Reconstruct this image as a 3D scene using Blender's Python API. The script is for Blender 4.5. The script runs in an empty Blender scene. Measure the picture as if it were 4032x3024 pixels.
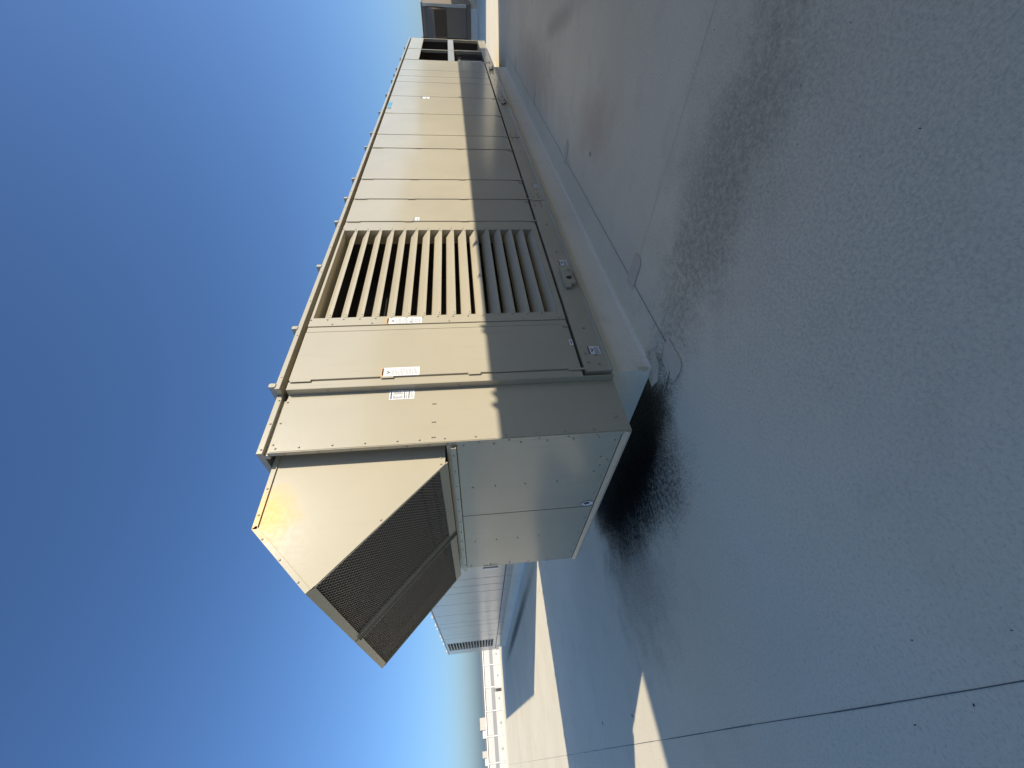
import bpy, bmesh, math, random
from mathutils import Vector, Matrix
random.seed(7)
scene = bpy.context.scene
C = scene.collection

# ------------------------------------------------------------------ camera (phone held upright, picture stored sideways)
cam = bpy.data.cameras.new('camera')
cam.sensor_fit = 'HORIZONTAL'; cam.sensor_width = 36.0
cam.lens = 1613.17 / 4032 * 36.0
cam.clip_start = 0.05; cam.clip_end = 20000
cam_o = bpy.data.objects.new('camera', cam); C.objects.link(cam_o)
fwd = Vector((0.67648006, 0.72823375, -0.10977404))
rgt = Vector((0.72829023, -0.68364327, -0.04717224))
dwn = Vector((-0.1093987, -0.04803628, -0.99283656))
m = Matrix.Identity(4)
for i in range(3):
    m[i][0] = dwn[i]; m[i][1] = rgt[i]; m[i][2] = -fwd[i]
m[0][3], m[1][3], m[2][3] = -1.5885, -2.2378, 1.46
cam_o.matrix_world = m
scene.camera = cam_o

# ------------------------------------------------------------------ sky and sun
SUN = Vector((0.86, -1.80, 1.0)).normalized()
elev = math.asin(SUN.z); azim = math.atan2(SUN.x, SUN.y)
w = bpy.data.worlds.new('World'); scene.world = w; w.use_nodes = True
nt = w.node_tree
sky = nt.nodes.new('ShaderNodeTexSky'); sky.sky_type = 'NISHITA'; sky.sun_disc = False
sky.sun_elevation = elev; sky.sun_rotation = azim
sky.altitude = 0; sky.air_density = 0.9; sky.dust_density = 1.3; sky.ozone_density = 8.0
bg = nt.nodes['Background']; bg.inputs['Strength'].default_value = 0.136
nt.links.new(sky.outputs[0], bg.inputs['Color'])
sl = bpy.data.lights.new('sun', 'SUN'); sl.energy = 4.7; sl.angle = math.radians(0.53); sl.color = (1.0, 0.92, 0.78)
so = bpy.data.objects.new('sun', sl); C.objects.link(so)
so.rotation_euler = SUN.to_track_quat('Z', 'Y').to_euler(); so.location = (10, -20, 12)
scene.view_settings.view_transform = 'Standard'; scene.view_settings.look = 'None'
scene.view_settings.exposure = 0.22; scene.view_settings.gamma = 1.0

# ------------------------------------------------------------------ materials
def newmat(name):
    mt = bpy.data.materials.new(name); mt.use_nodes = True
    return mt, mt.node_tree.nodes, mt.node_tree.links, mt.node_tree.nodes['Principled BSDF']
def plain(name, col, rough=0.5, metal=0.0, spec=0.5):
    mt, n, l, b = newmat(name)
    b.inputs['Base Color'].default_value = (*col, 1); b.inputs['Roughness'].default_value = rough
    b.inputs['Metallic'].default_value = metal; b.inputs['Specular IOR Level'].default_value = spec
    return mt
def noise(n, l, vec, scale, detail=4, rough=0.55):
    t = n.new('ShaderNodeTexNoise'); t.inputs['Scale'].default_value = scale
    t.inputs['Detail'].default_value = detail; t.inputs['Roughness'].default_value = rough
    l.new(vec, t.inputs['Vector']); return t.outputs['Fac']
def ramp(n, l, src, a, b, ca=0.0, cb=1.0):
    r = n.new('ShaderNodeMapRange'); r.interpolation_type = 'SMOOTHSTEP'
    r.inputs['From Min'].default_value = a; r.inputs['From Max'].default_value = b
    r.inputs['To Min'].default_value = ca; r.inputs['To Max'].default_value = cb
    l.new(src, r.inputs['Value']); return r.outputs[0]
def mixc(n, l, fac, a, b):
    x = n.new('ShaderNodeMix'); x.data_type = 'RGBA'
    if isinstance(fac, float): x.inputs[0].default_value = fac
    else: l.new(fac, x.inputs[0])
    for k, v in ((6, a), (7, b)):
        if isinstance(v, tuple): x.inputs[k].default_value = (*v, 1)
        else: l.new(v, x.inputs[k])
    return x.outputs[2]
def mth(n, l, op, a, b=None):
    x = n.new('ShaderNodeMath'); x.operation = op
    for k, v in ((0, a), (1, b)):
        if v is None: continue
        if isinstance(v, (int, float)): x.inputs[k].default_value = v
        else: l.new(v, x.inputs[k])
    return x.outputs[0]
def worldpos(n, l):
    g = n.new('ShaderNodeNewGeometry'); return g.outputs['Position']
def scalevec(n, l, vec, s):
    mp = n.new('ShaderNodeMapping'); mp.inputs['Scale'].default_value = s
    l.new(vec, mp.inputs['Vector']); return mp.outputs[0]

def paint(name, col, rough=0.30, dirt=0.25, blob=None, spec=0.30):
    """powder-coated sheet metal: faint mottling, rain streaks, oil-canning"""
    mt, n, l, b = newmat(name)
    p = worldpos(n, l)
    big = noise(n, l, p, 1.3, 3); fine = noise(n, l, p, 38, 5)
    st = noise(n, l, scalevec(n, l, p, (9, 9, 0.5)), 2.2, 5, 0.6)
    sm = noise(n, l, scalevec(n, l, p, (3, 3, 2)), 3.0, 6, 0.7)
    dark = tuple(c * 0.80 for c in col)
    c1 = mixc(n, l, ramp(n, l, big, 0.3, 0.75), col, tuple(c * 0.93 for c in col))
    c2 = mixc(n, l, mth(n, l, 'MULTIPLY', ramp(n, l, st, 0.56, 0.78), dirt), c1, dark)
    c3 = mixc(n, l, mth(n, l, 'MULTIPLY', ramp(n, l, sm, 0.62, 0.80), dirt * 1.2), c2, dark)
    c3 = mixc(n, l, mth(n, l, 'MULTIPLY', ramp(n, l, fine, 0.66, 0.72), dirt * 0.5), c3, dark)
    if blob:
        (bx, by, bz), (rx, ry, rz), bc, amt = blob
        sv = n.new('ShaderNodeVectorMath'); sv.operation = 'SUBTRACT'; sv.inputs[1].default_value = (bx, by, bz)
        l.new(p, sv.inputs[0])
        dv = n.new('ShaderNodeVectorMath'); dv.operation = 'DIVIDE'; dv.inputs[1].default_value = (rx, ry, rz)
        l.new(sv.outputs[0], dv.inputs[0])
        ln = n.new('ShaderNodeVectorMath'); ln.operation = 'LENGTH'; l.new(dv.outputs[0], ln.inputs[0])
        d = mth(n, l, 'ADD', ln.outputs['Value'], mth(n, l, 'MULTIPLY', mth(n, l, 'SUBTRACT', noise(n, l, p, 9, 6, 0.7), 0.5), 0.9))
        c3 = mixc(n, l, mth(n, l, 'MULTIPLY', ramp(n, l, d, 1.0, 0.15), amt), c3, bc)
    l.new(c3, b.inputs['Base Color'])
    l.new(ramp(n, l, fine, 0.3, 0.7, rough * 0.92, rough * 1.1), b.inputs['Roughness'])
    b.inputs['Specular IOR Level'].default_value = spec
    bp = n.new('ShaderNodeBump'); bp.inputs['Strength'].default_value = 0.03; bp.inputs['Distance'].default_value = 0.02
    wob = noise(n, l, scalevec(n, l, p, (1, 1, 0.6)), 1.8, 2)
    l.new(mth(n, l, 'ADD', wob, mth(n, l, 'MULTIPLY', noise(n, l, p, 260, 2), 0.002)), bp.inputs['Height'])
    l.new(bp.outputs[0], b.inputs['Normal'])
    return mt

BEIGE = (0.472, 0.42, 0.307)
M_paint = paint('beige_paint', BEIGE, 0.17, 0.5, spec=0.4)
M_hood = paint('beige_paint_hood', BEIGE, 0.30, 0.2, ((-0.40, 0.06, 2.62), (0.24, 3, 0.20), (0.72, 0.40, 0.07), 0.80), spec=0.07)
M_grey = paint('grey_white_paint', (0.56, 0.52, 0.44), 0.16)
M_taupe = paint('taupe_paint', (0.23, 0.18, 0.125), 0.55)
M_cream = paint('pale_cream_paint', (0.58, 0.49, 0.35), 0.4)

M_slat = paint('beige_paint_louver', (0.49, 0.43, 0.31), 0.36, 0.35)
M_dark = plain('dark_interior_steel', (0.045, 0.04, 0.035), 0.6)
M_galv = plain('galvanised_steel', (0.55, 0.57, 0.58), 0.38, 0.7)
M_mesh = plain('expanded_metal_mesh', (0.27, 0.22, 0.165), 0.5, 0.0)
M_bar = plain('brown_channel', (0.065, 0.053, 0.04), 0.55, 0.0, 0.3)
M_rub_shade = plain('black_rubber_and_shade', (0.02, 0.02, 0.022), 0.6)
M_screw = plain('painted_screw', (0.40, 0.36, 0.27), 0.5, 0.0, 0.3)
M_white = plain('label_white', (0.80, 0.80, 0.77), 0.4)
M_orange = plain('label_orange', (0.60, 0.34, 0.14), 0.45)
M_red = plain('label_red', (0.22, 0.03, 0.035), 0.45)
M_ink = plain('label_ink', (0.03, 0.03, 0.035), 0.5)
M_inkg = plain('label_fine_print', (0.22, 0.22, 0.23), 0.5)
M_blueink = plain('label_blue', (0.05, 0.09, 0.20), 0.45)
M_logo = plain('logo_light_blue', (0.13, 0.48, 0.72), 0.4)
M_logod = plain('logo_dark_teal', (0.03, 0.16, 0.17), 0.4)
M_leaf = plain('dry_leaf', (0.035, 0.025, 0.018), 0.8)
M_pipe = plain('pipe_insulation', (0.07, 0.062, 0.06), 0.7)
M_copper = plain('copper_pipe', (0.45, 0.22, 0.12), 0.35, 0.8)
M_sealant = plain('seam_dirt', (0.13, 0.13, 0.13), 0.8)
M_sealant2 = plain('seam_dirt_faint', (0.55, 0.49, 0.37), 0.9)

def membrane(name, col, stains_tints):
    mt, n, l, b = newmat(name)
    p = worldpos(n, l)
    big = noise(n, l, p, 0.45, 5, 0.6); mid = noise(n, l, p, 2.6, 6, 0.65)
    fine = noise(n, l, p, 70, 5, 0.75); grit = noise(n, l, p, 340, 2, 0.5)
    c = mixc(n, l, ramp(n, l, big, 0.35, 0.7), col, tuple(v * k for v, k in zip(col, (0.93, 0.92, 0.91))))
    c = mixc(n, l, mth(n, l, 'MULTIPLY', ramp(n, l, mid, 0.52, 0.78), 0.30), c, tuple(v * k for v, k in zip(col, (0.66, 0.63, 0.60))))
    c = mixc(n, l, mth(n, l, 'MULTIPLY', ramp(n, l, fine, 0.50, 0.64), 0.42), c, tuple(v * 0.62 for v in col))
    hgt = mth(n, l, 'ADD', mth(n, l, 'MULTIPLY', fine, 0.7), mth(n, l, 'MULTIPLY', grit, 0.4))
    if stains_tints:
        sep = n.new('ShaderNodeSeparateXYZ'); l.new(p, sep.inputs[0])
        edge = mth(n, l, 'SUBTRACT', noise(n, l, p, 3.4, 8, 0.68), 0.5)
        spk = mth(n, l, 'SUBTRACT', noise(n, l, p, 60, 6, 0.85), 0.5)
        mot1 = ramp(n, l, noise(n, l, p, 26, 8, 0.80), 0.40, 0.60)
        mot2 = ramp(n, l, noise(n, l, p, 62, 8, 0.85), 0.42, 0.60)
        for (cx, cy, rx, ry, rot, e0, e1, amt, sc, wob, sp, mo) in stains_tints:
            dx = mth(n, l, 'SUBTRACT', sep.outputs[0], cx); dy = mth(n, l, 'SUBTRACT', sep.outputs[1], cy)
            cr, sr = math.cos(rot), math.sin(rot)
            a = mth(n, l, 'DIVIDE', mth(n, l, 'ADD', mth(n, l, 'MULTIPLY', dx, cr), mth(n, l, 'MULTIPLY', dy, sr)), rx)
            d2 = mth(n, l, 'DIVIDE', mth(n, l, 'SUBTRACT', mth(n, l, 'MULTIPLY', dy, cr), mth(n, l, 'MULTIPLY', dx, sr)), ry)
            r = mth(n, l, 'SQRT', mth(n, l, 'ADD', mth(n, l, 'MULTIPLY', a, a), mth(n, l, 'MULTIPLY', d2, d2)))
            r = mth(n, l, 'ADD', r, mth(n, l, 'MULTIPLY', edge, wob))
            r = mth(n, l, 'ADD', r, mth(n, l, 'MULTIPLY', spk, sp))
            f = mth(n, l, 'MULTIPLY', ramp(n, l, r, e1, e0), amt)
            mot = mot1 if rx < 0.5 else mot2
            if mo: f = mth(n, l, 'MULTIPLY', f, mth(n, l, 'ADD', mth(n, l, 'MULTIPLY', mot, mo), 1.0 - mo))
            c = mixc(n, l, f, c, sc)
    l.new(c, b.inputs['Base Color'])
    b.inputs['Roughness'].default_value = 0.9; b.inputs['Specular IOR Level'].default_value = 0.05
    bp = n.new('ShaderNodeBump'); bp.inputs['Strength'].default_value = 0.6; bp.inputs['Distance'].default_value = 0.006
    l.new(hgt, bp.inputs['Height']); l.new(bp.outputs[0], b.inputs['Normal'])
    return mt
MEMB = (0.95, 0.84, 0.61)
STAINS_AND_TINTS = [
    # cx, cy, rx, ry, rot, inner, outer, amount, colour, edge wobble, speckle, mottling
    (0.62, -1.20, 0.36, 1.25, 0.06, 0.30, 1.25, 0.70, (0.32, 0.285, 0.20), 1.5, 1.6, 0.85),
    (0.75, -1.50, 0.62, 1.30, 0.10, 0.10, 1.25, 0.42, (0.40, 0.345, 0.25), 1.4, 1.2, 0.6),
    (0.05, -1.60, 1.15, 1.0, 0.2, 0.30, 1.35, 0.40, (0.40, 0.345, 0.26), 1.2, 1.2, 0.8),
    (-1.0, -0.6, 1.6, 2.4, 0.0, 0.3, 1.4, 0.16, (0.48, 0.43, 0.34), 1.0, 1.0, 0.9),
    (3.2, -1.0, 0.8, 0.40, 0.1, 0.1, 1.2, 0.38, (0.44, 0.29, 0.21), 1.3, 0.8, 0.4),
    (5.6, -1.6, 1.3, 0.18, 0.25, 0.1, 1.2, 0.50, (0.38, 0.30, 0.22), 0.9, 0.5, 0.3),
    (7.6, -0.75, 2.6, 0.55, 0.03, 0.1, 1.2, 0.42, (0.42, 0.27, 0.19), 1.4, 0.8, 0.3),  # warm bounce light on the far deck, put into the colour
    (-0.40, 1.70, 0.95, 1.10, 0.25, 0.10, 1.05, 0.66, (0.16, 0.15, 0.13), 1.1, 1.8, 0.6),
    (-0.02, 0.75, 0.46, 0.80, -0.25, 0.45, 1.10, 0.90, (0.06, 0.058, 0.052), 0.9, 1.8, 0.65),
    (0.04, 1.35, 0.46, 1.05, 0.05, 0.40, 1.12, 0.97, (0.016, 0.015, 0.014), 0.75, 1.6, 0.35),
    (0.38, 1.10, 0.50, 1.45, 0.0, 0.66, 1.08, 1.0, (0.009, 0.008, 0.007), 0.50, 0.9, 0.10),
    (2.25, 16.0, 0.30, 9.0, -0.035, 0.2, 1.1, 0.8, (0.10, 0.10, 0.11), 0.5, 0.2, 0.0),
]
M_roof = membrane('white_roof_membrane', MEMB, STAINS_AND_TINTS)
M_curb = membrane('white_curb_membrane', (0.95, 0.88, 0.74), None)
M_patch = membrane('grey_membrane_patch', (0.82, 0.71, 0.53), None)

# ------------------------------------------------------------------ mesh helpers
class MB:
    def __init__(s): s.v = []; s.f = []; s.mi = []; s.cur = 0
    def add(s, vs, fs):
        o = len(s.v); s.v += [tuple(v) for v in vs]
        for f in fs: s.f.append([i + o for i in f]); s.mi.append(s.cur)
        return s
    def box(s, x0, x1, y0, y1, z0, z1):
        vs = [(x, y, z) for z in (z0, z1) for y in (y0, y1) for x in (x0, x1)]
        return s.add(vs, [(0, 2, 3, 1), (4, 5, 7, 6), (0, 1, 5, 4), (2, 6, 7, 3), (0, 4, 6, 2), (1, 3, 7, 5)])
    def prism(s, pts, axis, a, b):
        """closed polygon extruded along axis; pts are the two other coordinates in x,y,z order"""
        def mk(p, t): q = list(p); q.insert(axis, t); return tuple(q)
        n = len(pts)
        vs = [mk(p, a) for p in pts] + [mk(p, b) for p in pts]
        fs = [list(range(n))[::-1], list(range(n, 2 * n))] + [(i, (i + 1) % n, (i + 1) % n + n, i + n) for i in range(n)]
        return s.add(vs, fs)
    def rod(s, p0, p1, r, n=8):
        p0, p1 = Vector(p0), Vector(p1); d = (p1 - p0).normalized()
        u = d.orthogonal().normalized(); v = d.cross(u)
        vs = []
        for p in (p0, p1):
            for i in range(n):
                a = 2 * math.pi * i / n
                vs.append(p + u * math.cos(a) * r + v * math.sin(a) * r)
        fs = [list(range(n))[::-1], list(range(n, 2 * n))] + [(i, (i + 1) % n, (i + 1) % n + n, i + n) for i in range(n)]
        return s.add(vs, fs)
    def tube(s, pts, r, n=8):
        for a, b in zip(pts[:-1], pts[1:]): s.rod(a, b, r, n)
        return s
    def build(s, name, mat, parent=None, bevel=0.0, smooth=False):
        me = bpy.data.meshes.new(name); me.from_pydata(s.v, [], s.f)
        mats = mat if isinstance(mat, (list, tuple)) else [mat]
        for x in mats: me.materials.append(x)
        for p, i in zip(me.polygons, s.mi): p.material_index = i
        bm = bmesh.new(); bm.from_mesh(me)
        bmesh.ops.recalc_face_normals(bm, faces=bm.faces)
        if bevel:
            bmesh.ops.bevel(bm, geom=list(bm.edges), offset=bevel, segments=2, profile=0.5, affect='EDGES', clamp_overlap=True)
        bm.to_mesh(me); bm.free()
        if smooth:
            for p in me.polygons: p.use_smooth = True
        o = bpy.data.objects.new(name, me); C.objects.link(o)
        if parent is not None: o.parent = parent
        return o
def tag(o, label=None, cat=None, group=None, kind=None):
    if label: o['label'] = label
    if cat: o['category'] = cat
    if group: o['group'] = group
    if kind: o['kind'] = kind
    return o
def thing(name, label, cat, loc=(0, 0, 0), rz=0.0, group=None):
    o = bpy.data.objects.new(name, None); C.objects.link(o)
    o.location = loc; o.rotation_euler = (0, 0, rz); o.empty_display_size = 0.2
    return tag(o, label, cat, group)
def bx(name, mat, parent, x0, x1, y0, y1, z0, z1, bevel=0.0):
    return MB().box(x0, x1, y0, y1, z0, z1).build(name, mat, parent, bevel)
def screws(pts, parent, axis='y', r=0.0065, h=0.006):
    b = MB()
    for p in pts:
        p = Vector(p)
        d = Vector((0, -h, 0)) if axis == 'y' else (Vector((-h, 0, 0)) if axis == 'x' else Vector((0, 0, h)))
        b.rod(p, p + d, r, 7)
    return tag(b.build('screws', M_screw, parent), kind='stuff')

# ------------------------------------------------------------------ the roof
roof = MB().add([(-70, -45, 0), (90, -45, 0), (90, 34.3, 0), (-70, 34.3, 0)], [(0, 1, 2, 3)]).build('roof_deck', M_roof)
tag(roof, 'white membrane roof deck, dirty in places', kind='structure')
terr = MB().add([(-9000, -9000, -14), (9000, -9000, -14), (9000, 9000, -14), (-9000, 9000, -14)], [(0, 1, 2, 3)])
mt, n_, l_, b_ = newmat('dry_terrain')
p_ = worldpos(n_, l_)
l_.new(mixc(n_, l_, ramp(n_, l_, noise(n_, l_, p_, 0.01, 5), 0.35, 0.65), (0.34, 0.29, 0.25), (0.24, 0.23, 0.19)), b_.inputs['Base Color'])
b_.inputs['Roughness'].default_value = 0.9
tag(terr.build('terrain', mt), kind='structure')

k = 0
for sx in (-13.2, -10.3, -7.4, -4.49, -1.575, 1.34, 4.26, 7.18, 10.1):
    near = abs(sx + 1.575) < 0.01
    wd = 0.0019 if near else 0.0016
    runs = [(-12, 33.9)] if sx < 0.5 else [(-12, -0.33), (2.6, 33.9)]
    b = MB()
    for y0, y1 in runs:
        seg = 0.35; y = y0
        pts = []
        while y < y1:
            pts.append((sx + random.uniform(-0.002, 0.002), y)); y += seg
        pts.append((sx, y1))
        for (xa, ya), (xb, yb) in zip(pts[:-1], pts[1:]):
            wv = wd * random.uniform(0.6, 1.25)
            b.add([(xa - wv, ya, 0.002), (xa + wv, ya, 0.002), (xb + wv, yb, 0.002), (xb - wv, yb, 0.002)], [(0, 1, 2, 3)])
    b.build('lap_seam', M_sealant if near else M_sealant2, roof)

# ------------------------------------------------------------------ curb under the main unit
curb = thing('roof_curb', 'white membrane-wrapped curb under the large beige rooftop unit', 'curb', (0.57, 0, 0))
CX = 0.57
cb = MB()
prof = [(-0.030, 0.0), (-0.016, 0.010), (-0.004, 0.034), (0.0, 0.36), (2.45, 0.36), (2.45, 0.0)]
cb.prism([(y, z) for y, z in prof], 0, 0.0, 12.25 - CX)
cb.build('curb_wall', M_curb, curb, smooth=False)
# base flashing sheet lying on the deck, with its lap line
fl = MB()
fl.box(-0.30, 12.25 - CX, -0.32, -0.01, 0.0005, 0.0035)
fl.build('base_flashing', M_roof, curb)
ln = MB(); x = -0.02
while x < 11.6:
    x2 = min(x + 0.4, 11.68)
    ln.add([(x, -0.3255, 0.003), (x2, -0.3255, 0.003), (x2, -0.3195, 0.003), (x, -0.3195, 0.003)], [(0, 1, 2, 3)]); x = x2
ln.add([(-0.33, 0.12, 0.0075), (-0.322, 0.12, 0.0075), (-0.222, -0.21, 0.0085), (-0.23, -0.21, 0.0085)], [(0, 1, 2, 3)])
ln.build('flashing_edge', M_sealant, curb)
def patch(pts, z, mat=M_patch):
    b = MB(); P = [(px - CX, py) for px, py in pts]
    b.prism(P, 2, z - 0.002, z); o = b.build('flashing_patch', mat, curb)
    e = MB(); n = len(P)
    cx = sum(p[0] for p in P) / n; cy = sum(p[1] for p in P) / n
    for i in range(n):
        a, c = P[i], P[(i + 1) % n]
        f = 1.012
        a2 = (cx + (a[0] - cx) * f, cy + (a[1] - cy) * f); c2 = (cx + (c[0] - cx) * f, cy + (c[1] - cy) * f)
        e.add([(*a, z - 0.0005), (*c, z - 0.0005), (*c2, z - 0.0005), (*a2, z - 0.0005)], [(0, 1, 2, 3)])
    e.build('patch_edge', M_sealant2, o)
    return o
patch([(0.52, -0.375), (0.30, -0.375), (0.26, -0.355), (0.245, -0.31), (0.255, -0.20), (0.33, -0.17), (0.48, -0.19), (0.53, -0.31)], 0.0065)
patch([(0.64, -0.16), (0.60, -0.05), (0.56, 0.07), (0.47, 0.09), (0.43, -0.02), (0.50, -0.13)], 0.0062)
for sx in (1.345, 4.26, 7.18, 10.1):
    patch([(sx - 0.05, -0.55), (sx + 0.06, -0.55), (sx + 0.085, -0.52), (sx + 0.09, -0.27), (sx - 0.075, -0.27), (sx - 0.075, -0.52)], 0.0063)
# crumpled corner patch on the curb foot
b = MB()
ring = []
for i in range(14):
    a = math.pi * (0.05 + 0.95 * i / 13)
    ring.append((0.0 + 0.035 * math.cos(a) * random.uniform(0.7, 1.1), -0.012 - 0.012 * random.random(), 0.05 + 0.07 * math.sin(a) * random.uniform(0.8, 1.1)))
b.add(ring + [(0, -0.035, 0.03)], [(i, i + 1, 14) for i in range(13)])
b.build('corner_gusset', M_patch, curb)

# ------------------------------------------------------------------ the main unit
unit = thing('rooftop_air_handler', 'large beige sheet-metal rooftop air handler with louvre and angular intake hood', 'air handler', (0.46, 0, 0.345))
OX, OZ = 0.46, 0.345
inv = Matrix.Translation((-OX, 0, -OZ))
NEAR = (0.0, 0.0)          # the near section sits slightly forward of its first survey
class MU(MB):
    """world-coordinate builder whose result is parented to the unit (or one of its parts)"""
    def build(s, name, mat, parent=None, bevel=0.0, smooth=False):
        s.v = [(x - OX + NEAR[0], y + NEAR[1], z - OZ) for x, y, z in s.v]
        return super().build(name, mat, parent, bevel, smooth)
def ubx(name, mat, parent, x0, x1, y0, y1, z0, z1, bevel=0.0):
    return MU().box(x0, x1, y0, y1, z0, z1).build(name, mat, parent, bevel)
def uscrews(pts, parent, axis='y', r=0.0065, h=0.006):
    return screws([(p[0] - OX + NEAR[0], p[1] + NEAR[1], p[2] - OZ) for p in pts], parent, axis, r, h)

YF, ZT, ZB = -0.10, 2.692, 0.598            # main face, panel top and bottom
YB = 2.50
body = MU()
body.box(0.50, 1.15, -0.045, YB, 0.37, 2.712)
body.box(2.80, 12.20, -0.045, YB, 0.37, 2.712)
body.box(1.15, 2.80, 0.55, YB, 0.37, 2.712)
body.box(1.15, 2.80, -0.045, 0.55, 0.37, 0.62); body.box(1.15, 2.80, -0.045, 0.55, 2.68, 2.712)
body.build('cabinet_core', M_dark, unit)

def label_mesh(x0, x1, z0, z1, y, kind, parent):
    """adhesive label on a face looking towards -Y"""
    b = MU(); t = 0.0015
    b.cur = 0; b.box(x0, x1, y - t, y, z0, z1)
    def q(xa, xb, za, zb, mi):
        b.cur = mi; b.add([(xa, y - t - .0006, za), (xb, y - t - .0006, za), (xb, y - t - .0006, zb), (xa, y - t - .0006, zb)], [(0, 1, 2, 3)])
    W, H = x1 - x0, z1 - z0
    if kind == 'warn':
        q(x0, x1, z1 - .075 * H, z1, 1)
        q(x0 + .1 * W, x1 - .1 * W, z1 - .065 * H, z1 - .035 * H, 3)
        cx = x0 + .45 * W; zz = z1 - .19 * H
        b.cur = 2
        b.add([(cx - .2 * W, y - .0022, zz + .035 * H), (cx - .12 * W, y - .0022, zz + .045 * H), (cx + .05 * W, y - .0022, zz - .05 * H), (cx - .03 * W, y - .0022, zz - .06 * H)], [(0, 1, 2, 3)])
        b.add([(cx + .2 * W, y - .0022, zz + .035 * H), (cx + .12 * W, y - .0022, zz + .045 * H), (cx - .02 * W, y - .0022, zz - .01 * H), (cx + .04 * W, y - .0022, zz - .03 * H)], [(0, 1, 2, 3)])
        z = z1 - .29 * H
        for r in range(17):
            if r in (4, 9, 13): z -= .018 * H
            x = x0 + .08 * W; end = x1 - random.uniform(.06, .3) * W
            while x < end:
                ww = random.uniform(.06, .16) * W; q(x, min(x + ww, end), z - .014 * H, z, 3); x += ww + .03 * W
            z -= .036 * H
    elif kind == 'spec':
        q(x0 + .06 * W, x1 - .06 * W, z1 - .10 * H, z1 - .04 * H, 4)
        q(x0 + .06 * W, x1 - .08 * W, z1 - .62 * H, z1 - .585 * H, 2); q(x0 + .06 * W, x1 - .08 * W, z1 - .70 * H, z1 - .68 * H, 2)
        q(x0 + .06 * W, x1 - .08 * W, z1 - .80 * H, z1 - .76 * H, 2)
        for r in range(9):
            for c in range(2):
                xa = x0 + (.08 + .45 * c) * W
                q(xa, xa + random.uniform(.2, .38) * W, z1 - (.18 + .043 * r) * H, z1 - (.155 + .043 * r) * H, 3)
        for r in range(3): q(x0 + .1 * W, x0 + random.uniform(.5, .9) * W, z1 - (.86 + .04 * r) * H, z1 - (.845 + .04 * r) * H, 3)
    elif kind == 'shock':
        q(x0, x1, z1 - .12 * H, z1, 5)
        cx = x0 + .5 * W; b.cur = 2
        b.add([(cx - .25 * W, y - .0022, z1 - .28 * H), (cx - .15 * W, y - .0022, z1 - .22 * H), (cx + .18 * W, y - .0022, z1 - .42 * H), (cx + .08 * W, y - .0022, z1 - .46 * H)], [(0, 1, 2, 3)])
        b.add([(cx - .05 * W, y - .0022, z1 - .34 * H), (cx + .25 * W, y - .0022, z1 - .22 * H), (cx + .3 * W, y - .0022, z1 - .26 * H), (cx, y - .0022, z1 - .44 * H)], [(0, 1, 2, 3)])
        for r in range(7):
            q(x0 + .06 * W, x0 + .48 * W, z1 - (.56 + .055 * r) * H, z1 - (.53 + .055 * r) * H, 3)
            q(x0 + .53 * W, x0 + random.uniform(.75, .95) * W, z1 - (.56 + .055 * r) * H, z1 - (.53 + .055 * r) * H, 3)
    elif kind == 'small':
        q(x0 + .2 * W, x1 - .2 * W, z0 + .35 * H, z1 - .35 * H, 2)
    elif kind == 'mini':
        q(x0, x1, z1 - .2 * H, z1, 3); q(x0 + .1 * W, x1 - .2 * W, z0 + .3 * H, z0 + .4 * H, 3)
    return b.build('adhesive_label', [M_white, M_orange, M_ink, M_inkg, M_blueink, M_red], parent)

# doors and posts along the face
doors = [(0.525, 1.055), (2.945, 3.482), (3.535, 4.066), (4.146, 5.286), (5.344, 5.968), (5.980, 7.170), (7.182, 8.410),
         (8.422, 9.650), (9.662, 10.246), (10.258, 10.918), (10.932, 12.16)]
posts = [(0.452, 0.519), (1.061, 1.118), (2.858, 2.939), (3.488, 3.529), (4.072, 4.140), (5.292, 5.338)]
for i, (a, c) in enumerate(doors):
    d = ubx('door_panel', M_paint, unit, a + 0.005, c - 0.003, YF, -0.05, ZB, ZT, 0.004)
    hx = a - 0.004
    if i < 7:
        for hz in (2.64, 2.02, 1.40, 0.66):
            big = hz in (2.64, 0.66)
            ubx('hinge', M_paint, d, hx - 0.012, hx + 0.006, YF - 0.006, YF + 0.001, hz - (0.10 if big else 0.045), hz + (0.04 if big else 0.045), 0.002)
        bb = MU(); bb.rod((c - 0.03, YF - 0.001, ZB + 0.035), (c - 0.03, YF - 0.012, ZB + 0.035), 0.014, 10)
        bb.box(c - 0.045, c - 0.002, YF - 0.008, YF - 0.001, ZB + 0.004, ZB + 0.022); bb.build('latch', M_paint, d)
    if i == 0:
        label_mesh(0.530, 0.615, 1.795, 2.07, YF, 'warn', d)
        label_mesh(0.79, 0.855, 0.600, 0.628, YF, 'small', d)
    if i == 1: label_mesh(2.955, 3.035, 1.90, 1.965, YF, 'mini', d)
    if i == 6:
        label_mesh(8.25, 8.39, 1.93, 2.10, YF, 'mini', d)
        # light blue maker's lettering with its two-tone triangle
        cu = bpy.data.curves.new('lettering', 'FONT'); cu.body = 'DAIKIN'; cu.size = 0.105; cu.extrude = 0.0012; cu.offset = 0.003
        tmp = bpy.data.objects.new('tmp', cu); C.objects.link(tmp)
        dg = bpy.context.evaluated_depsgraph_get(); me = bpy.data.meshes.new_from_object(tmp.evaluated_get(dg))
        bpy.data.objects.remove(tmp)
        me.transform(Matrix.Translation((7.56 - OX, YF - 0.001, 2.615 - OZ)) @ Matrix.Rotation(math.pi / 2, 4, 'X'))
        me.materials.clear(); me.materials.append(M_logo)
        o = bpy.data.objects.new('maker_lettering', me); C.objects.link(o); o.parent = d
        b = MU(); b.prism([(7.47, 2.615), (7.545, 2.615), (7.47, 2.70)], 1, YF - 0.002, YF); b.build('maker_triangle', M_logod, d)
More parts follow.
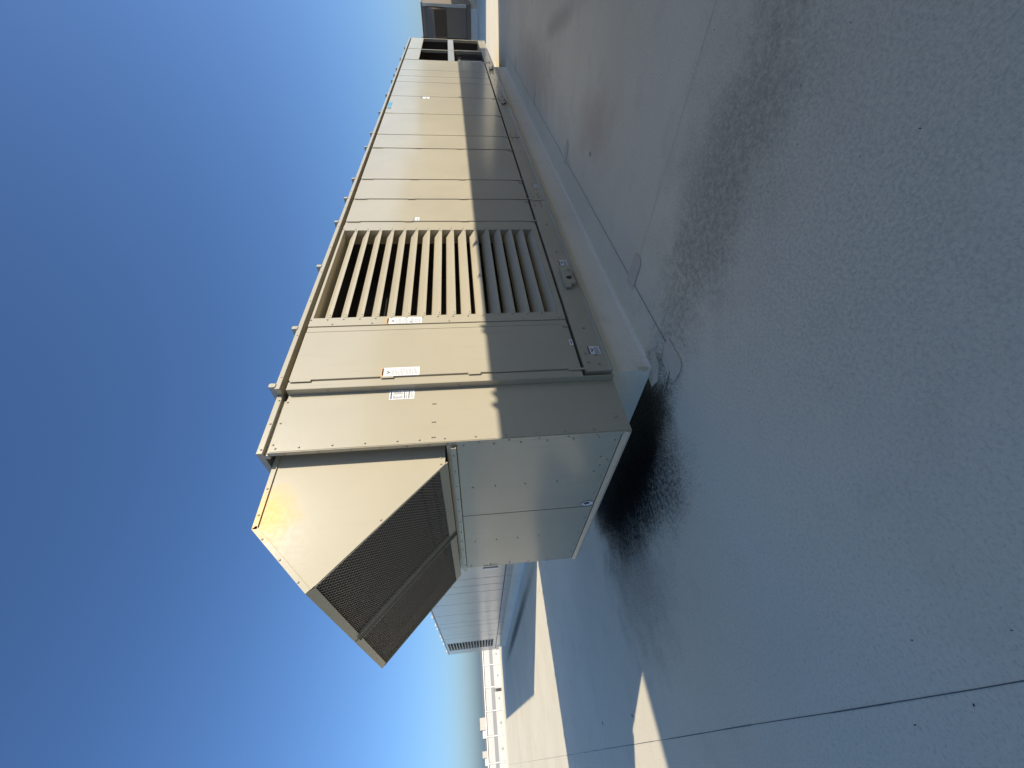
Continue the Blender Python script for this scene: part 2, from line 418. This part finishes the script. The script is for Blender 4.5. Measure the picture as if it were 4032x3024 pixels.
for a, c in posts:
    p = ubx('door_post', M_paint, unit, a, c, YF + 0.006, -0.04, ZB, ZT, 0.002)
# end return of the main casing, beside the narrower near section
ubx('casing_end', M_paint, unit, 0.4475, 0.4515, YF + 0.006, 0.02, 0.365, ZT)
uscrews([(0.4475, -0.068, z) for z in [0.62 + 0.30 * i for i in range(7)]], unit, 'x', 0.006, 0.006)

# louvre
lv = MU()
LX0, LX1, LZ0, LZ1 = 1.228, 2.735, 0.650, 2.672
lv.box(1.124, LX0, YF, 0.06, ZB, ZT); lv.box(LX1, 2.852, YF, 0.06, ZB, ZT)
lv.box(LX0, LX1, YF, 0.06, ZB, LZ0); lv.box(LX0, LX1, YF, 0.06, LZ1, ZT)
louv = lv.build('louvre', M_paint, unit)
N = 16; pitch = (LZ1 - LZ0) / N
for i in range(N):
    z = LZ0 + pitch * i
    s = MU()
    t = 0.004
    # front lip, sloping blade, rear upturn
    if i > 0:
        prof = [(YF - 0.003, z - 0.014), (YF - 0.003, z + 0.010), (YF + 0.080, z + 0.078), (YF + 0.083, z + 0.074), (YF + 0.002, z + 0.006), (YF + 0.002, z - 0.014)]
    else:
        prof = [(YF + 0.004, z + 0.001), (YF + 0.004, z + 0.006), (YF + 0.080, z + 0.078), (YF + 0.083, z + 0.074), (YF + 0.012, z + 0.001)]
    s.prism(prof, 0, LX0 + 0.001, LX1 - 0.001)
    s.build('slat', M_slat, louv)
    if i > 0:
        uscrews([(LX0 + 0.03, YF - 0.003, z), (LX1 - 0.03, YF - 0.003, z)], louv, 'y', 0.005, 0.005)
uscrews([(x_, YF, z_) for x_ in (1.205, 2.76) for z_ in [LZ0 + pitch * (i + 0.1) for i in range(N + 1)]] + [(1.145, YF, LZ0 + 0.31 * i) for i in range(7)], louv)
label_mesh(1.128, 1.205, 1.80, 2.09, YF, 'warn', louv)

# base rail in bolted lengths
rails = [(0.495, 3.505), (3.517, 5.965), (5.977, 8.41), (8.422, 10.92), (10.932, 12.20), (12.212, 15.86)]
for a, c in rails:
    r = MU()
    r.prism([(-0.02, 0.36), (YF - 0.010, 0.36), (YF - 0.010, 0.376), (YF + 0.002, 0.380), (YF + 0.002, 0.572), (-0.02, 0.572)], 0, a, c)
    rail = r.build('base_rail', M_paint, unit, 0.003)
    pts = []
    for xx in (a + 0.07, a + 0.17, c - 0.07, c - 0.17):
        pts += [(xx, YF, 0.45), (xx + 0.02, YF, 0.53)]
    x_ = a + 0.5
    while x_ < c - 0.3: pts.append((x_, YF, 0.47)); x_ += 0.62
    uscrews(pts, rail, 'y', 0.009, 0.007)
    if a > 0.5: ubx('splice_plate', M_paint, rail, a - 0.028, a + 0.028, YF - 0.005, YF - 0.001, 0.42, 0.54, 0.002)
label_mesh(0.672, 0.765, 0.405, 0.50, YF, 'shock', unit)
label_mesh(1.97, 2.075, 0.40, 0.487, YF, 'shock', unit)
label_mesh(3.885, 3.985, 0.40, 0.475, YF, 'shock', unit)
label_mesh(5.72, 5.83, 0.41, 0.475, YF, 'shock', unit)
def lug(xc):
    b = MU(); w2 = 0.165
    outl = [(xc - w2, 0.50), (xc - w2, 0.455), (xc - w2 * .75, 0.445), (xc - w2 * .7, 0.402), (xc + w2 * .8, 0.402), (xc + w2, 0.42), (xc + w2, 0.50)]
    b.prism(outl, 1, YF - 0.030, YF - 0.008); b.box(xc - w2, xc + w2, YF - 0.030, YF - 0.001, 0.498, 0.51)
    o = b.build('lifting_lug', M_paint, unit, 0.004)
    k = MU(); k.rod((xc - 0.02, YF - 0.0302, 0.452), (xc - 0.02, YF - 0.0320, 0.452), 0.026, 16); k.build('lug_eye', M_rub_shade, o)
    uscrews([(xc - 0.12, YF - 0.030, 0.43), (xc + 0.02, YF - 0.030, 0.425), (xc + 0.11, YF - 0.030, 0.43)], o, 'y', 0.014, 0.012)
for xc in (1.73, 8.15, 11.4): lug(xc)

# roof of the main casing
ubx('roof_cap', M_paint, unit, 0.440, 15.87, YF - 0.016, 2.575, 2.724, 2.758, 0.003)
for xs in (0.47, 1.09, 2.0, 2.90, 3.51, 4.10, 5.31, 5.975, 7.176, 8.416, 9.655, 10.252, 10.925, 12.18, 13.83):
    b = MU()
    b.prism([(xs - 0.016, 2.755), (xs - 0.018, 2.790), (xs - 0.012, 2.798), (xs + 0.012, 2.798), (xs + 0.018, 2.790), (xs + 0.016, 2.755)], 1, YF - 0.022, 2.58)
    b.build('roof_seam_cap', M_paint, unit)
uscrews([(0.55 + 0.45 * i, YF - 0.016, 2.738) for i in range(34)], unit, 'y', 0.005, 0.004)

# far open compartment without its doors
for a, c in ((12.20, 12.245), (13.79, 13.855), (15.80, 15.86)): ubx('bay_post', M_paint, unit, a, c, YF + 0.006, -0.03, 0.575, ZT)
ubx('header_panel', M_paint, unit, 12.25, 13.785, YF, -0.055, 2.312, ZT, 0.003)
ubx('header_panel', M_paint, unit, 13.86, 15.795, YF, -0.055, 2.312, ZT, 0.003)
for a, c in ((12.25, 13.785), (13.86, 15.795)):
    ubx('cross_member', M_galv, unit, a, c, YF + 0.01, -0.05, 1.375, 1.545, 0.003)
g = MU(); g.box(12.20, 15.86, 2.44, YB, 0.37, 2.712); g.box(15.82, 15.86, -0.02, 2.44, 0.58, 2.712); g.box(12.2, 15.82, -0.02, 2.44, 0.40, 0.57)
g.build('compartment_shell', M_bar, unit)
g = MU(); g.box(12.26, 13.1, 0.02, 0.6, 0.575, 1.25); g.build('control_box', M_galv, unit, 0.01)
for (x_, h_) in ((13.45, 0.7), (14.3, 0.8), (15.0, 0.8)):
    b = MU(); b.rod((x_, 0.22, 0.575), (x_, 0.22, 0.575 + h_), 0.17, 18); b.rod((x_, 0.22, 0.575 + h_), (x_, 0.22, 0.64 + h_), 0.11, 18); b.build('compressor', M_pipe, unit, smooth=False)
for k_ in range(5):
    x_ = 12.6 + 0.55 * k_; yy = 0.02 + 0.07 * (k_ % 3)
    MU().tube([(x_, yy, 0.6), (x_, yy, 1.9 + 0.1 * k_), (x_ + 0.22, yy + 0.05, 2.05 + 0.1 * k_), (x_ + 0.8, yy + 0.3, 2.1 + 0.08 * k_)], 0.03, 8).build('refrigerant_pipe', M_pipe if k_ % 2 else M_copper, unit)
ubx('support_sleeper', M_curb, unit, 14.1, 15.7, 0.62, 2.38, 0.001, 0.30)
ubx('sleeper_cap', M_galv, unit, 14.06, 15.74, 0.60, 2.40, 0.301, 0.358)

# near section (narrower, hangs past the curb)
ZN = 2.690
NEAR = (-0.030, -0.042)
sp = ubx('side_panel', M_paint, unit, 0.004, 0.477, 0.0, 0.04, 0.362, ZN, 0.003)
label_mesh(0.385, 0.470, 1.83, 2.003, 0.0, 'spec', sp)
uscrews([(0.03, 0.0, z) for z in (2.66, 2.52, 2.32, 2.12, 1.92, 1.78, 1.62, 1.42, 1.22, 1.02, 0.82, 0.62)] +
        [(x_, 0.0, z) for x_ in (0.045, 0.17, 0.33) for z in (1.70, 1.685)] + [(x_, 0.0, 2.68) for x_ in (0.06, 0.23, 0.41)] + [(0.12, 0, 0.45), (0.13, 0, 0.43)], sp)
core = MU(); core.box(0.12, 0.50, 0.05, 2.27, 0.40, 2.70)
core.build('section_core', M_dark, unit)
ubx('floor_pan', M_paint, unit, 0.004, 0.56, 0.003, 2.30, 0.3615, 0.398)
ubx('rear_side_panel', M_paint, unit, 0.004, 0.477, 2.262, 2.302, 0.40, ZN)
nc = MU(); nc.box(-0.012, 0.466, -0.012, 2.32, 2.720, 2.757); ncap = nc.build('section_roof_cap', M_paint, unit, 0.003)
ubx('cap_lip', M_paint, ncap, -0.010, 0.436, 0.014, 0.05, 2.690, 2.722)
uscrews([(x_, -0.012, 2.735) for x_ in (0.02, 0.22, 0.42)], ncap)
# corner angle
tr = MU(); tr.box(-0.004, 0.0, -0.002, 0.030, 0.372, 2.70)
tr.build('corner_angle', M_paint, unit)
tz = [2.60, 2.40, 2.20, 2.02, 1.86, 1.72, 1.60]
uscrews([(-0.004, 0.018, z) for z in tz + [1.40, 1.20, 1.0, 0.8, 0.6, 0.42]], unit, 'x', 0.006, 0.005)
# lower end panels
for (ya, yb) in ((0.036, 1.078), (1.084, 2.262)):
    e = MU(); e.box(0.0, 0.03, ya, yb, 0.425, 1.545)
    ep = e.build('end_panel', M_paint, unit, 0.003)
    pts = []
    if ya < 0.5: pts += [(0, 0.055, z) for z in (1.50, 1.30, 1.12, 0.94, 0.76, 0.58)] + [(0, 0.61, z) for z in (1.45, 1.28, 1.05, 0.8)] + [(0, y_, 0.46) for y_ in (0.1, 0.35, 0.58, 0.85)] + [(0, 0.3, 0.52), (0, 0.42, 0.50), (0, 0.5, 0.53)]
    else: pts += [(0, 1.62, z) for z in (1.45, 1.25, 1.05, 0.85)] + [(0, 2.24, z) for z in (1.5, 1.3, 1.1, 0.9, 0.7, 0.5)] + [(0, y_, 0.46) for y_ in (1.3, 1.6, 1.9, 2.1)]
    uscrews(pts, ep, 'x', 0.0062, 0.006)
    if ya < 0.5:
        # oval wildlife decal
        o = MU(); n_o = 28
        vs = [(-0.002, 1.02 + 0.046 * math.cos(2 * math.pi * i / n_o), 0.485 + 0.058 * math.sin(2 * math.pi * i / n_o)) for i in range(n_o)]
        vi = [(-0.003, 1.02 + 0.040 * math.cos(2 * math.pi * i / n_o), 0.485 + 0.051 * math.sin(2 * math.pi * i / n_o)) for i in range(n_o)]
        o.cur = 1; o.add(vs, [list(range(n_o))[::-1]]); o.cur = 0; o.add(vi, [list(range(n_o))[::-1]])
        o.cur = 1
        bird = [(1.0, 0.53), (1.012, 0.515), (1.034, 0.52), (1.03, 0.505), (1.046, 0.496), (1.030, 0.488), (1.028, 0.462), (1.012, 0.476), (0.995, 0.452), (0.998, 0.482), (0.986, 0.49), (1.0, 0.505)]
        o.add([(-0.004, y_, z_) for y_, z_ in bird], [list(range(len(bird)))])
        o.build('oval_decal', [M_white, M_ink], ep)
st = MU(); st.box(-0.001, 0.01, 1.0785, 1.0835, 0.43, 1.54); st.build('panel_joint', M_bar, unit)
bot = MU(); bot.prism([(-0.014, 0.372), (-0.014, 0.385), (-0.004, 0.422), (0.0, 0.422), (0.0, 0.372)], 1, 0.0, 2.30); bot.build('drip_edge', M_paint, unit)
ld = MU(); ld.box(-0.030, 0.02, 0.036, 2.30, 1.548, 1.556); ld.box(-0.030, -0.026, 0.036, 2.30, 1.556, 1.582); ld.box(-0.004, 0.02, 0.036, 2.30, 1.556, 1.61)
ledge = ld.build('hood_ledge', M_paint, unit)
uscrews([(-0.030, 0.12 + 0.2 * i, 1.568) for i in range(11)], ledge, 'x', 0.005, 0.006)
ubx('pull_handle', M_galv, unit, -0.02, 0.0, 2.31, 2.35, 1.22, 1.38, 0.006)
# recessed dampers behind the hood
dm = MU()
for i in range(11):
    z = 1.66 + i * 0.095
    dm.prism([(0.02, z), (0.085, z + 0.075), (0.09, z + 0.075), (0.025, z)], 1, 0.12, 2.2)
tag(dm.build('damper_blades', M_galv, unit))
ubx('hood_flange', M_paint, unit, 0.06, 0.118, 0.036, 0.105, 1.612, 2.69); ubx('hood_flange', M_paint, unit, 0.06, 0.118, 2.205, 2.262, 1.612, 2.69)

# ------------------------------------------------------------------ intake hood (a part of the unit)
HY0, HY1 = 0.10, 2.22
A, B_, C_, D_, E_ = (0.058, 2.688), (-0.445, 2.690), (-0.815, 2.322), (-0.100, 1.622), (0.058, 1.622)
def sheet(bld, pts, axis, a, b): bld.prism(pts, axis, a, b)
hd = MU()
for ya, yb in ((HY0, HY0 + 0.004), (HY1 - 0.004, HY1)):
    hd.prism([A, B_, C_, D_, E_], 1, ya, yb)
def thick(p, q, t):
    p, q = Vector(p), Vector(q); n = Vector((-(q - p).y, (q - p).x)).normalized() * t
    return [tuple(p), tuple(q), tuple(q + n), tuple(p + n)]
hd.prism(thick(A, B_, 0.004), 1, HY0 - 0.006, HY1 + 0.006)
hd.prism(thick(B_, C_, 0.004), 1, HY0 - 0.006, HY1 + 0.006)
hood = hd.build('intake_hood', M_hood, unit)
# folded rim on the near cheek
rim = MU()
def rimbar(p, q, wdt, ya, yb):
    p, q = Vector(p), Vector(q); d = (q - p).normalized(); n = Vector((-d.y, d.x))
    rim.prism([tuple(p), tuple(q), tuple(q + n * wdt), tuple(p + n * wdt)], 1, ya, yb)
rimbar(A, B_, 0.028, HY0 - 0.009, HY0 - 0.001); rimbar(B_, C_, 0.028, HY0 - 0.009, HY0 - 0.001)
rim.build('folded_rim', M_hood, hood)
hs = []
for p, q, k_ in ((A, B_, 3), (B_, C_, 3)):
    for i in range(k_):
        t = (i + 0.5) / k_; hs.append((p[0] + (q[0] - p[0]) * t, HY0 - 0.009, p[1] + (q[1] - p[1]) * t - 0.012))
for i in range(3):
    t = (i + 0.03) / 2.06; hs.append((C_[0] + (D_[0] - C_[0]) * t + 0.012, HY0, C_[1] + (D_[1] - C_[1]) * t + 0.018))
hs.append((-0.05, HY0, 1.65))
uscrews(hs, hood, 'y', 0.0065, 0.005)
# inlet screen in the sloping mouth
cu_, du_ = Vector((C_[0], C_[1])), Vector((D_[0], D_[1]))
sd = (du_ - cu_); SL = sd.length; sd.normalize(); sn = Vector((sd.y, -sd.x))   # sn points back into the hood
if sn.y < 0: sn = -sn
def on(u, wv, off=0.0):
    p = cu_ + sd * u + sn * off
    return (p.x, wv, p.y)
sc = MU(); tw = 0.0020; sp_ = 0.0165 * math.sqrt(2)
u0, u1, w0, w1 = 0.02, SL - 0.02, HY0 + 0.006, HY1 - 0.006
def wire(ua, wa, ub, wb, off):
    d = Vector((ub - ua, wb - wa))
    if d.length < 0.004: return
    nrm = Vector((-d.y, d.x)).normalized() * tw
    q = [(ua + nrm.x, wa + nrm.y), (ua - nrm.x, wa - nrm.y), (ub - nrm.x, wb - nrm.y), (ub + nrm.x, wb + nrm.y)]
    vs = [on(a, b, off) for a, b in q] + [on(a, b, off + 0.003) for a, b in q]
    sc.add(vs, [(3, 2, 1, 0), (4, 5, 6, 7), (0, 1, 5, 4), (1, 2, 6, 5), (2, 3, 7, 6), (3, 0, 4, 7)])
cidx = w0 - (u1 - u0)
AS = 1.35
span = (u1 - u0) * AS
kk = w0 - span
while kk < w1:
    # w = kk + (u-u0)*AS
    ua, ub = u0, u1
    wa, wb = kk, kk + span
    if wa < w0: ua = u0 + (w0 - kk) / AS; wa = w0
    if wb > w1: ub = u0 + (w1 - kk) / AS; wb = w1
    if ub > ua:
        wire(ua, wa, ub, wb, 0.010)
        wire(ua, w0 + w1 - wa, ub, w0 + w1 - wb, 0.0135)
    kk += 0.036
tag(sc.build('mesh_screen', M_mesh, hood), kind='stuff')
lp = MU()
for (wa, wb) in ((HY0 - 0.004, 1.17), (1.19, HY1 + 0.004)):
    vs = [on(0, wa, 0.0), on(0.05, wa, 0.0), on(0.05, wa, 0.008), on(0, wa, 0.008)]
    vs2 = [on(0, wb, 0.0), on(0.05, wb, 0.0), on(0.05, wb, 0.008), on(0, wb, 0.008)]
    lp.add(vs + vs2, [(0, 1, 2, 3), (7, 6, 5, 4), (0, 4, 5, 1), (1, 5, 6, 2), (2, 6, 7, 3), (3, 7, 4, 0)])
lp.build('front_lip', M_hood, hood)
def strip(name, ua, ub, wa, wb, o0, o1, mat):
    b = MU()
    vs = [on(u, wv, o) for u in (ua, ub) for wv in (wa, wb) for o in (o0, o1)]
    b.add(vs, [(0, 1, 3, 2), (4, 6, 7, 5), (0, 4, 5, 1), (2, 3, 7, 6), (0, 2, 6, 4), (1, 5, 7, 3)])
    return b.build(name, mat, hood)
strip('hood_shade_sheet', 0.03, SL - 0.17, HY0 + 0.006, HY1 - 0.006, 0.10, 0.115, M_rub_shade)  # added black sheet behind the screen, standing in for the hood's inner shade
strip('cross_bar', 0.03, SL + 0.02, 1.14, 1.225, -0.004, 0.030, M_bar)
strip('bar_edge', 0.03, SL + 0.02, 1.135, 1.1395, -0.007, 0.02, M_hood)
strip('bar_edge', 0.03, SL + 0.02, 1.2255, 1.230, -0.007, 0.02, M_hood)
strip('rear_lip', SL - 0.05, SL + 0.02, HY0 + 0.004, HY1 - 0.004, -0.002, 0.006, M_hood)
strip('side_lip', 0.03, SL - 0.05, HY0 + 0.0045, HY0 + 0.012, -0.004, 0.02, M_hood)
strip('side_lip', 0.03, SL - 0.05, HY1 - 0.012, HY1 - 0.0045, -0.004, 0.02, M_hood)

NEAR = (0.0, 0.0)
# ------------------------------------------------------------------ other units on the roof
def simple_unit(name, label, loc, rz, L, D, H, seams, mat, lou=None, hood=None, zr=0.36, group=None, caps=None, rail=True, corner=None):
    """local: x along the length, front face at y=0 looking to -y"""
    t = thing(name, label, 'air handler', loc, rz, group)
    zb = zr + 0.22
    cavity = MB()
    if lou:
        la, lb, lz0, lz1, ns = lou
        cavity.box(0.02, la, 0.06, D, zr + 0.01, H - 0.05); cavity.box(lb, L - 0.02, 0.06, D, zr + 0.01, H - 0.05)
        cavity.box(la, lb, 0.5, D, zr + 0.01, H - 0.05)
    else: cavity.box(0.02, L - 0.02, 0.06, D, zr + 0.01, H - 0.05)
    cavity.build('cabinet_core', M_dark, t)
    xs = [0.0] + list(seams) + [L]
    for a, c in zip(xs[:-1], xs[1:]):
        if lou and abs(a - lou[0]) < 0.02:
            f = MB(); fw = 0.09
            f.box(a + .004, a + fw, 0, 0.2, zb, H - .06); f.box(c - fw, c - .004, 0, 0.2, zb, H - .06)
            f.box(a + fw, c - fw, 0, 0.2, zb, lz0); f.box(a + fw, c - fw, 0, 0.2, lz1, H - .06)
            fo = f.build('louvre', mat, t)
            bk = MB(); bk.box(a + fw, c - fw, 0.22, 0.24, lz0, lz1); bk.build('louvre_backing', M_dark, t)
            pz = (lz1 - lz0) / ns
            for i in range(ns):
                z = lz0 + pz * i
                MB().prism([(-0.003, z), (-0.003, z + .03), (0.09, z + .10), (0.094, z + .096), (0.003, z + .02), (0.003, z)], 0, a + fw, c - fw).build('slat', mat, fo)
        else:
            bx('door_panel', mat, t, a + 0.015, c - 0.015, 0.0, 0.05, zb, H - 0.06, 0.004)
    bx('end_panel', mat, t, 0.0, 0.03, 0.052, D, zb, H - 0.06); bx('end_panel', mat, t, L - 0.03, L, 0.052, D, zb, H - 0.06)
    r = MB(); r.box(0.0, L, -0.02, D, zr, zr + 0.2); rl = r.build('base_rail', mat, t, 0.004)
    for a in seams[::2]: bx('splice_plate', M_galv, rl, a - 0.03, a + 0.03, -0.035, -0.021, zr + 0.04, zr + 0.17)
    bx('roof_cap', mat, t, -0.015, L + 0.015, -0.02, D + 0.02, H - 0.045, H, 0.003)
    for a in (seams if caps is None else caps):
        bx('roof_seam_cap', mat, t, a - 0.025, a + 0.025, -0.03, D + 0.03, H - 0.002, H + 0.05)
    return t
def simple_curb(label, loc, rz, L, D, zr=0.355):
    t = thing('roof_curb', label, 'curb', loc, rz)
    b = MB(); b.prism([(0.02, 0.0), (0.06, 0.03), (0.08, 0.10), (0.08, zr), (D - 0.05, zr), (D - 0.05, 0.0)], 0, 0.15, L - 0.15); b.build('curb_wall', M_curb, t)
    f = MB(); f.box(0.1, L - 0.1, -0.22, 0.03, 0.0005, 0.006); f.build('base_flashing', M_curb, t)
    return t

# unit standing behind on the left, long side towards -X
def u2plane(ypt32):   # world y on the x=3.2 plane -> world y on the tilted face plane
    s = (ypt32 + 2.238) / 4.7885
    # x = 2.66 + 0.0397*(y-10.3), y = -2.238 + (x+1.5885)*s
    a = 0.0397
    x = (2.66 + a * (-2.238 + 1.5885 * s - 10.3)) / (1 - a * s)
    return -2.238 + (x + 1.5885) * s
YE = u2plane(24.601); YN = 6.3
ang = math.atan(0.0397)
Lu = (YE - YN) / math.cos(ang)
sm = [u2plane(y) for y in (23.70, 21.93, 20.969, 20.273, 18.859, 18.148, 16.839, 15.384, 14.099, 13.359, 12.635, 11.4)] + [9.2, 7.6]
seam2 = [(YE - y) / math.cos(ang) for y in sm]
xE = 2.66 + 0.0397 * (YE - 10.3)
rz2 = -math.pi / 2 - ang
unit2 = simple_unit('rooftop_air_handler', 'grey-white air handler in the left background with dark louvre slats at its far end', (xE, YE, 0), rz2, Lu, 3.2, 3.17, seam2, M_grey, lou=(seam2[0], seam2[1], 0.70, 3.02, 16), group='rooftop air handlers')
simple_curb('white curb under the grey-white air handler in the left background', (xE, YE, 0), rz2, Lu, 3.2)

# unit beyond the far end of the big one
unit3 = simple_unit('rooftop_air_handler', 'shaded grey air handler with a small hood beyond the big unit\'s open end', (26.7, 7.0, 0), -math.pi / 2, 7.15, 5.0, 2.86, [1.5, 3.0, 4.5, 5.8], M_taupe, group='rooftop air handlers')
h3 = MB()
h3.prism([(-0.001, 2.70), (-0.42, 2.26), (-0.42, 2.22), (-0.001, 1.60)], 0, 5.80, 6.98)
h3o = h3.build('intake_hood', M_taupe, unit3)
g3 = MB()
for i in range(14):
    tt = (i + 0.5) / 14
    y_ = -0.43 + 0.42 * tt; z_ = 2.215 - 0.61 * tt
    g3.box(5.86, 6.92, y_ - 0.012, y_ - 0.002, z_ - 0.02, z_ + 0.005)
g3.build('grille_bars', M_bar, h3o)
bx('corner_post', M_grey, unit3, 7.02, 7.148, -0.10, -0.001, 0.58, 2.80, 0.004)
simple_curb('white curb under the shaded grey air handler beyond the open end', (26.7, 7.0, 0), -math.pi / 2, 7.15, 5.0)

# two more units in the row behind the photographer: they shade the foreground
rowA = simple_unit('rooftop_air_handler', 'long pale cream air handler behind the photographer, shading the foreground roof', (16.2, -3.75, 0), math.pi, 19.5, 3.0, 3.31, [1.5 * i for i in range(1, 13)], M_cream, group='rooftop air handlers', caps=[6.0, 12.0])
simple_unit('rooftop_air_handler', 'second pale cream air handler in the row behind the photographer', (40.0, -3.75, 0), math.pi, 16.85, 3.0, 3.31, [1.5 * i for i in range(1, 11)], M_cream, group='rooftop air handlers')
simple_curb('white curb under the long air handler behind the photographer', (16.2, -3.75, 0), math.pi, 19.5, 3.0)
simple_curb('white curb under the second air handler behind the photographer', (40.0, -3.75, 0), math.pi, 16.85, 3.0)

# loose cable loops along its roof edge (their shadows blur the shade line on the big unit)
for xw, r0, hh in ((2.02, 0.04, 0.03), (2.12, 0.05, 0.02), (2.72, 0.05, 0.02), (2.80, 0.04, 0.035), (3.55, 0.04, 0.02)):
    lx = 16.2 - xw; pts = []
    for i in range(13):
        a = math.pi * i / 12
        pts.append((lx + r0 * math.cos(a) + 0.02 * math.sin(3 * a), 0.06 + 0.05 * math.sin(2 * a), 3.31 + hh * math.sin(a) ** 0.7))
    MB().tube(pts, 0.026, 6).build('cable_loop', M_rub_shade, rowA)

# ------------------------------------------------------------------ parapet
M_par = membrane('white_parapet_membrane', (0.52, 0.515, 0.50), None)
M_rib = plain('white_batten', (0.72, 0.71, 0.68), 0.6)
M_band = plain('grey_parapet_band', (0.24, 0.245, 0.25), 0.6)
par = thing('parapet_wall', 'low white panelled parapet wall with a grey stripe along the roof edge', 'wall', (0, 34.0, 0))
x = -20.03
bx('parapet_core', M_band, par, -34, 44, 0.06, 0.36, 0, 1.20)
bx('cap', M_rib, par, -34, 44, -0.08, 0.42, 1.20, 1.26, 0.01)
bx('stripe', M_band, par, -34, 44, 0.002, 0.059, 0.52, 0.73)
kx = -14
while kx < 14:
    xa = kx * 1.335 - 0.06; xb = xa + 1.335
    open_ = kx == 1
    bx('wall_panel', M_par, par, xa + 0.045, xb - 0.045, 0.0, 0.055, 0.74, 1.16)
    if open_:
        bx('wall_panel', M_par, par, xa + 0.03, xb - 0.30, 0.0, 0.055, 0.0, 0.51); bx('overflow_opening', M_ink, par, xb - 0.29, xb - 0.12, 0.03, 0.056, 0.06, 0.40); bx('wall_panel', M_par, par, xb - 0.11, xb - 0.03, 0.0, 0.055, 0.0, 0.51)
    else:
        bx('wall_panel', M_par, par, xa + 0.045, xb - 0.045, 0.0, 0.055, 0.0, 0.51)
    bx('batten', M_rib, par, xb - 0.028, xb + 0.028, -0.03, 0.056, 0.0, 1.198)
    bx('anchor_plate', M_band, par, xa + 0.58, xa + 0.70, -0.012, -0.001, 0.17, 0.27)
    kx += 1

# far buildings beyond the parapet
M_far = plain('far_stucco', (0.52, 0.47, 0.40), 0.8)
M_farr = plain('far_roof', (0.60, 0.58, 0.52), 0.8)
M_win = plain('far_window', (0.08, 0.09, 0.11), 0.2)
for (fx, fy, wd, dp, top, lab) in ((17.0, 300, 5.5, 14, 2.8, 'pale flat-roofed building on the horizon, left of the background air handler'),
                                   (4.5, 330, 3.0, 10, 2.2, 'narrow pale building on the horizon above the middle of the parapet'),
                                   (-10.0, 310, 6.0, 14, 2.7, 'wide pale building on the horizon at the edge of the view')):
    t = thing('distant_building', lab, 'building', (fx, fy, -14), 0.0, 'buildings on the horizon')
    bx('wall', M_far, t, -wd / 2, wd / 2, 0, dp, 0, 14 + top)
    bx('side_wing', M_farr, t, -wd / 2 - 3.6, -wd / 2 - 0.01, 0.5, dp, 0, 14 + top - 1.0)
    rf = bx('roof', M_farr, t, -wd / 2 - 0.1, wd / 2 + 0.1, -0.1, dp + 0.1, 14 + top, 14 + top + 0.25)
    for fl_ in range(4):
        for cxn in (-0.3, 0.0, 0.3):
            bx('window', M_win, t, cxn * wd - 0.3, cxn * wd + 0.3, -0.05, -0.005, 1.2 + fl_ * 3.2, 2.8 + fl_ * 3.2)

# ------------------------------------------------------------------ dry leaves and bits blown on to the roof
spots = [(1.26, -1.98), (1.82, -1.68), (0.36, -1.90), (3.17, -0.74), (-0.27, -1.91), (-0.12, -1.78), (0.21, -1.72), (1.06, -0.74), (7.39, -0.36),
         (0.25, -2.11), (3.22, -1.84), (-0.31, -0.72), (-1.37, 2.84), (-1.61, -0.76), (-1.47, -1.02), (-1.64, -0.50), (-1.43, -0.70), (-1.34, 4.19)]
names = ['near the dark stain', 'beside the lap seam', 'in the shaded foreground']
for i, (px, py) in enumerate(spots):
    ln_ = random.uniform(0.0035, 0.0055) * (5.0 if i in (3, 12, 17) else 1.0); wd = ln_ * random.uniform(0.25, 0.45)
    b = MB(); n = 5
    top = []
    for j in range(n + 1):
        s = j / n; ww = wd * math.sin(math.pi * (0.08 + 0.87 * s)); xx = (s - 0.5) * 2 * ln_
        zz = 0.004 + 0.35 * ln_ * (s - 0.5) ** 2 * 4 * random.uniform(0.5, 1.0)
        top += [(xx, -ww, zz + ww * 0.6), (xx, 0, zz), (xx, ww, zz + ww * 0.5)]
    fs = []
    for j in range(n):
        for q_ in range(2): fs.append((3 * j + q_, 3 * j + q_ + 1, 3 * j + q_ + 4, 3 * j + q_ + 3))
    low = [(x_, y_, z_ - 0.0012) for x_, y_, z_ in top]
    b.add(top, fs); b.add(low, [f[::-1] for f in fs])
    o = b.build('dry_leaf', M_leaf)
    o.location = (px, py, 0.0); o.rotation_euler = (0, 0, random.uniform(0, 6.28))
    lab = {3: 'long dark dry leaf on the roof beside the second curb patch', 8: 'tiny dark speck of leaf against the curb flashing far along the unit',
           12: 'dark curled leaf at the edge of the small sunlit triangle', 17: 'dark curled leaf on shaded roof between the sunlit triangle and the sunlit strip',
           7: 'tiny dark leaf nearest the curb, between the first patch and the foreground', 11: 'tiny dark leaf alone in front of the black stain'}.get(i, 'tiny dark dry leaf lying on the shaded foreground membrane')
    tag(o, lab, 'leaf', 'dry leaves scattered on the roof')
